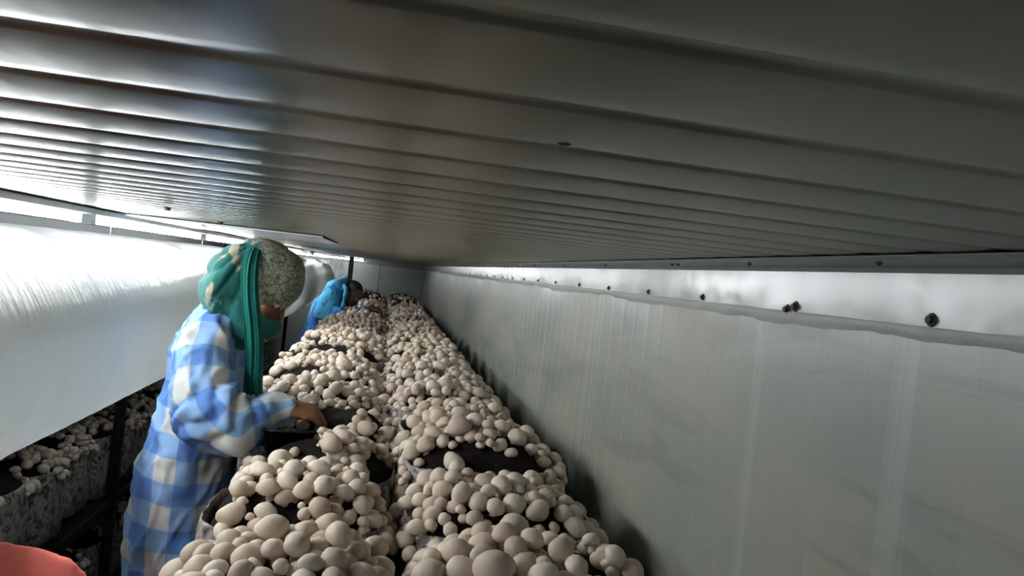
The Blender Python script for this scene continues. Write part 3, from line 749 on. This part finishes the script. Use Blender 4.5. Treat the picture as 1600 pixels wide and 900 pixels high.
scarf = fuse('headscarf', bm, .006, 3, M['teal'], person)
p = V(scarf.data); nr_ = VN(scarf.data)
pf = (p - np.array(hc)) @ np.array(fwd); pu = (p - np.array(hc)) @ np.array(upv.normalized())
xb = np.clip((Q(400, 440, 2.2).x - p[:, 0]) / .05, 0, 1)
n1 = nz(p, 9, 2); n2 = nz(p, 22, 5)
foldc = p[:, 0] * 1.0 + p[:, 2] * .42 + .02 * n1
cr = np.array(Q(400, 378, 2.2)); th = np.arctan2(-(p[:, 2] - cr[2]), -(p[:, 0] - cr[0]) + .015)
rid = np.abs(np.sin(th * 10 + n1 * 1.1 + p[:, 1] * 9)) ** .65 - .6
setV(scarf.data, p + nr_ * (xb * rid * .010 + .005 * n1 + .003 * n2 * 1.0)[:, None].astype(np.float32))
bz_ = np.clip(((p[:, 0] - Q(402, 440, 2.2).x) / .012), 0, 1) * np.clip((p[:, 2] - Q(430, 492, 2.2).z) / .02, 0, 1)
attr(scarf.data, 'cloth', np.stack([bz_, bz_ * 0, bz_ * 0], 1))
# pleated loose end hanging down beside the face
cl = [(404, 383, 2.20), (396, 388, 2.155), (392, 402, 2.118), (391, 430, 2.098), (392, 465, 2.094), (394, 500, 2.100), (395, 535, 2.115), (396, 570, 2.12), (397, 600, 2.12), (397, 617, 2.12)]
v = []; f = []; n = 25
for i, (x, yv, Y) in enumerate(cl):
    c_ = Q(x, yv, Y); wd = (.014, .017, .021, .023, .024, .0235, .023, .023, .0235, .024)[i]
    for j in range(n):
        u = j / (n - 1) * 2 - 1
        v.append(c_ + Vector((wd * u + .004 * math.sin(i * 1.3), -.0035 * math.cos(u * 8.5 + i * .3) - .0025 * math.cos(u * 15 + 1 + i * .2) - .014 * (1 - u * u), .004 * math.sin(u * 9) if i == len(cl) - 1 else 0)))
for i in range(len(cl) - 1):
    for j in range(n - 1): f.append((i * n + j, (i + 1) * n + j, (i + 1) * n + j + 1, i * n + j + 1))
o = from_data('scarf_end', v, f, M['teal_plain'], person); s = o.modifiers.new('s', 'SOLIDIFY'); s.thickness = .004; s = o.modifiers.new('b', 'SUBSURF'); s.levels = 1; s.render_levels = 1
o['label'] = 'plain teal loose end'
# tray the mushrooms go into
t = empty('picking_tray', (-.215, 2.10, ZT[0] - .075), .1); tag(t, 'dark navy plastic tray on the bed under the picking hand', 'tray')
v = []; f = []
for (a, b, z) in ((.060, .10, 0), (.072, .115, .07), (.076, .119, .072), (.078, .121, .062), (.070, .112, .066), (.058, .098, .006)):
    for j in range(24):
        an = 2 * math.pi * j / 24; q = squircle(an, 6); v.append((math.cos(an) * q * a, math.sin(an) * q * b, z))
order = [0, 1, 3, 2, 4, 5]
v = [v[o_ * 24 + j] for o_ in order for j in range(24)]
for q in range(5):
    for j in range(24): f.append((q * 24 + j, q * 24 + (j + 1) % 24, (q + 1) * 24 + (j + 1) % 24, (q + 1) * 24 + j))
f.append(tuple(range(24))[::-1]); f.append(tuple(5 * 24 + j for j in range(24)))
from_data('tray_body', v, f, M['tray'], t)

# --- the far picker in blue, bent over the bed
YP = 6.5
p2 = empty('person', (-.50, YP, PLZ)); tag(p2, 'person with bright blue printed shawl bending over the far part of the bed', 'person', 'mushroom pickers')
base2 = Vector(p2.location); Q2 = lambda px, py, Y=YP: P(px, py, Y) - base2
bm = bmesh.new()
hip = Vector((-.06, 0, .80)); chest = Q2(512, 478); neck = Q2(532, 458); hc2 = Q2(550, 461)
tube_bm(bm, [hip, hip * .5 + chest * .5, chest, neck], [(.15, .11), (.13, .10), (.16, .11), (.09, .06)], 16, up=(0, 1, 0))
tube_bm(bm, [neck, hc2], [.05, .05])
L2, rot2 = head_shapes(bm, hc2, Vector((.72, -.35, -.6)), Vector((.6, .1, .78)), .92)
for s in (-1, 1):
    tube_bm(bm, [hip + Vector((0, .08 * s, 0)), Vector((.0, .09 * s, .42)), Vector((-.05, .09 * s, .06))], [.09, .058, .038])
    tube_bm(bm, [Vector((-.08, .09 * s, .032)), Vector((.10, .1 * s, .028))], [(.032, .03), (.03, .022)], 10, up=(0, 1, 0))
    sh = chest + Vector((.03, .16 * s, -.02)); el = Vector((.22, .20 * s, 1.08)); wri = Vector((.40, .12 * s, 1.19))
    tube_bm(bm, [chest + Vector((0, .08 * s, 0)), sh, el, wri], [.055, .05, .04, .026])
    hand_shapes(bm, wri, Vector((1, -.1 * s, -.15)), Vector((.15, 0, 1)), -s, .6, .95)
fuse('body', bm, .0085, 3, M['skin_dark'], p2); eyes(L2, .92, p2)
bm = bmesh.new(); ball_bm(bm, L2(-.030, 0, .042), (.088, .076, .082), rot2, 20); ball_bm(bm, L2(-.11, 0, .02), (.04, .04, .04), rot2, 14); fuse('hair', bm, .008, 2, M['hair'], p2)
bm = bmesh.new()
tube_bm(bm, [hip + Vector((0, 0, -.2)), hip, hip * .5 + chest * .5, chest, neck - Vector((.02, 0, 0))], [(.19, .15), (.175, .135), (.16, .125), (.185, .13), (.10, .07)], 20, up=(0, 1, 0))
for s in (-1, 1):
    sh = chest + Vector((.03, .16 * s, -.02)); el = Vector((.22, .20 * s, 1.08)); wri = Vector((.35, .14 * s, 1.16))
    tube_bm(bm, [chest + Vector((0, .08 * s, 0)), sh, el, wri], [.08, .072, .058, .046])
o = fuse('tunic', bm, .012, 4, M['blue'], p2); p = V(o.data); setV(o.data, p + VN(o.data) * (.012 * nz(p, 9))[:, None])
bm = bmesh.new()
tube_bm(bm, [Q2(509, 492, YP - .15), Q2(514, 468, YP - .12), Q2(522, 450, YP - .05), Q2(535, 441, YP + .04)], [(.08, .10), (.10, .085), (.10, .07), (.08, .04)], 16, up=(0, 1, 0))
tube_bm(bm, [Q2(535, 441, YP + .02), Q2(541, 455, YP - .12), Q2(536, 478, YP - .17), Q2(530, 490, YP - .18)], [(.05, .02), (.05, .02), (.05, .02), (.04, .02)], 12, up=(0, 1, 0))
o = fuse('shawl', bm, .009, 3, M['skyblue'], p2); p = V(o.data); setV(o.data, p + VN(o.data) * (.010 * nz(p, 14))[:, None])
bm = bmesh.new()
for s in (-1, 1): tube_bm(bm, [hip + Vector((0, .08 * s, 0)), Vector((.0, .09 * s, .42)), Vector((-.05, .09 * s, .10))], [.105, .085, .065])
fuse('trousers', bm, .014, 2, M['tray'], p2)

# --- someone in coral stooping close by, only the back in the picture
YC = 1.45
p3 = empty('person', (-.69, YC + .18, PLZ)); tag(p3, 'person in coral red cloth stooping at the lower left, only the back in view', 'person', 'mushroom pickers')
bm = bmesh.new()
top = P(20, 862, YC) - Vector(p3.location); top.x = -.02; top.z += .02
hipc = Vector((-.12, .02, .62)); hc3 = Vector((.02, -.36, .66))
tube_bm(bm, [hipc, Vector((-.08, -.05, .72)), Vector((0, -.18, top.z - .12)), Vector((.02, -.27, .74))], [(.15, .13), (.14, .13), (.15, .11), (.07, .06)], 16, up=(1, 0, 0))
tube_bm(bm, [Vector((.02, -.25, .74)), hc3], [.055, .055])
L3, rot3 = head_shapes(bm, hc3, Vector((.1, -.5, -.85)), Vector((0, -.85, .5)), .95)
for s in (-1, 1):
    tube_bm(bm, [hipc + Vector((.09 * s, 0, 0)), Vector((.02 + .1 * s, -.08, .36)), Vector((-.03 + .1 * s, .03, .06))], [.09, .058, .038])
    tube_bm(bm, [Vector((-.03 + .1 * s, .05, .032)), Vector((-.02 + .1 * s, -.12, .028))], [(.03, .03), (.03, .022)], 10, up=(1, 0, 0))
    wri = Vector((.06 + .14 * s, -.33, .36))
    tube_bm(bm, [Vector((.08 * s, -.19, .74)), Vector((.17 * s, -.2, .70)), Vector((.05 + .17 * s, -.22, .46)), wri], [.06, .05, .04, .026])
    hand_shapes(bm, wri, Vector((0, -.4, -1)), Vector((.5 * s, -.8, .2)), -s, .5, .95)
fuse('body', bm, .009, 3, M['skin'], p3); eyes(L3, .95, p3)
bm = bmesh.new()
bk = [P(-60, 905, YC + .1), P(10, 905, YC), P(60, 935, YC - .05), P(110, 985, YC)]
tube_bm(bm, [Vector((-.12, .06, .40)), Vector((-.12, .03, .62)), Vector((-.09, -.04, .76)), Vector((0, -.18, top.z - .14)), Vector((.02, -.28, .75))], [(.21, .17), (.20, .17), (.20, .17), (.215, .14), (.10, .08)], 20, up=(1, 0, 0))
for s in (-1, 1): tube_bm(bm, [Vector((.08 * s, -.19, .74)), Vector((.18 * s, -.2, .70)), Vector((.05 + .17 * s, -.22, .46)), Vector((.05 + .15 * s, -.3, .40))], [.085, .08, .06, .05])
ball_bm(bm, L3(-.03, 0, .035), (.11, .10, .10), rot3)
o = fuse('coral_wrap', bm, .011, 4, M['coral'], p3); p = V(o.data); setV(o.data, p + VN(o.data) * (.008 * nz(p, 8))[:, None])
bm = bmesh.new()
for s in (-1, 1): tube_bm(bm, [hipc + Vector((.09 * s, 0, 0)), Vector((.02 + .1 * s, -.08, .36)), Vector((-.03 + .1 * s, .03, .10))], [.10, .08, .065])
fuse('trousers', bm, .014, 2, M['coral'], p3)
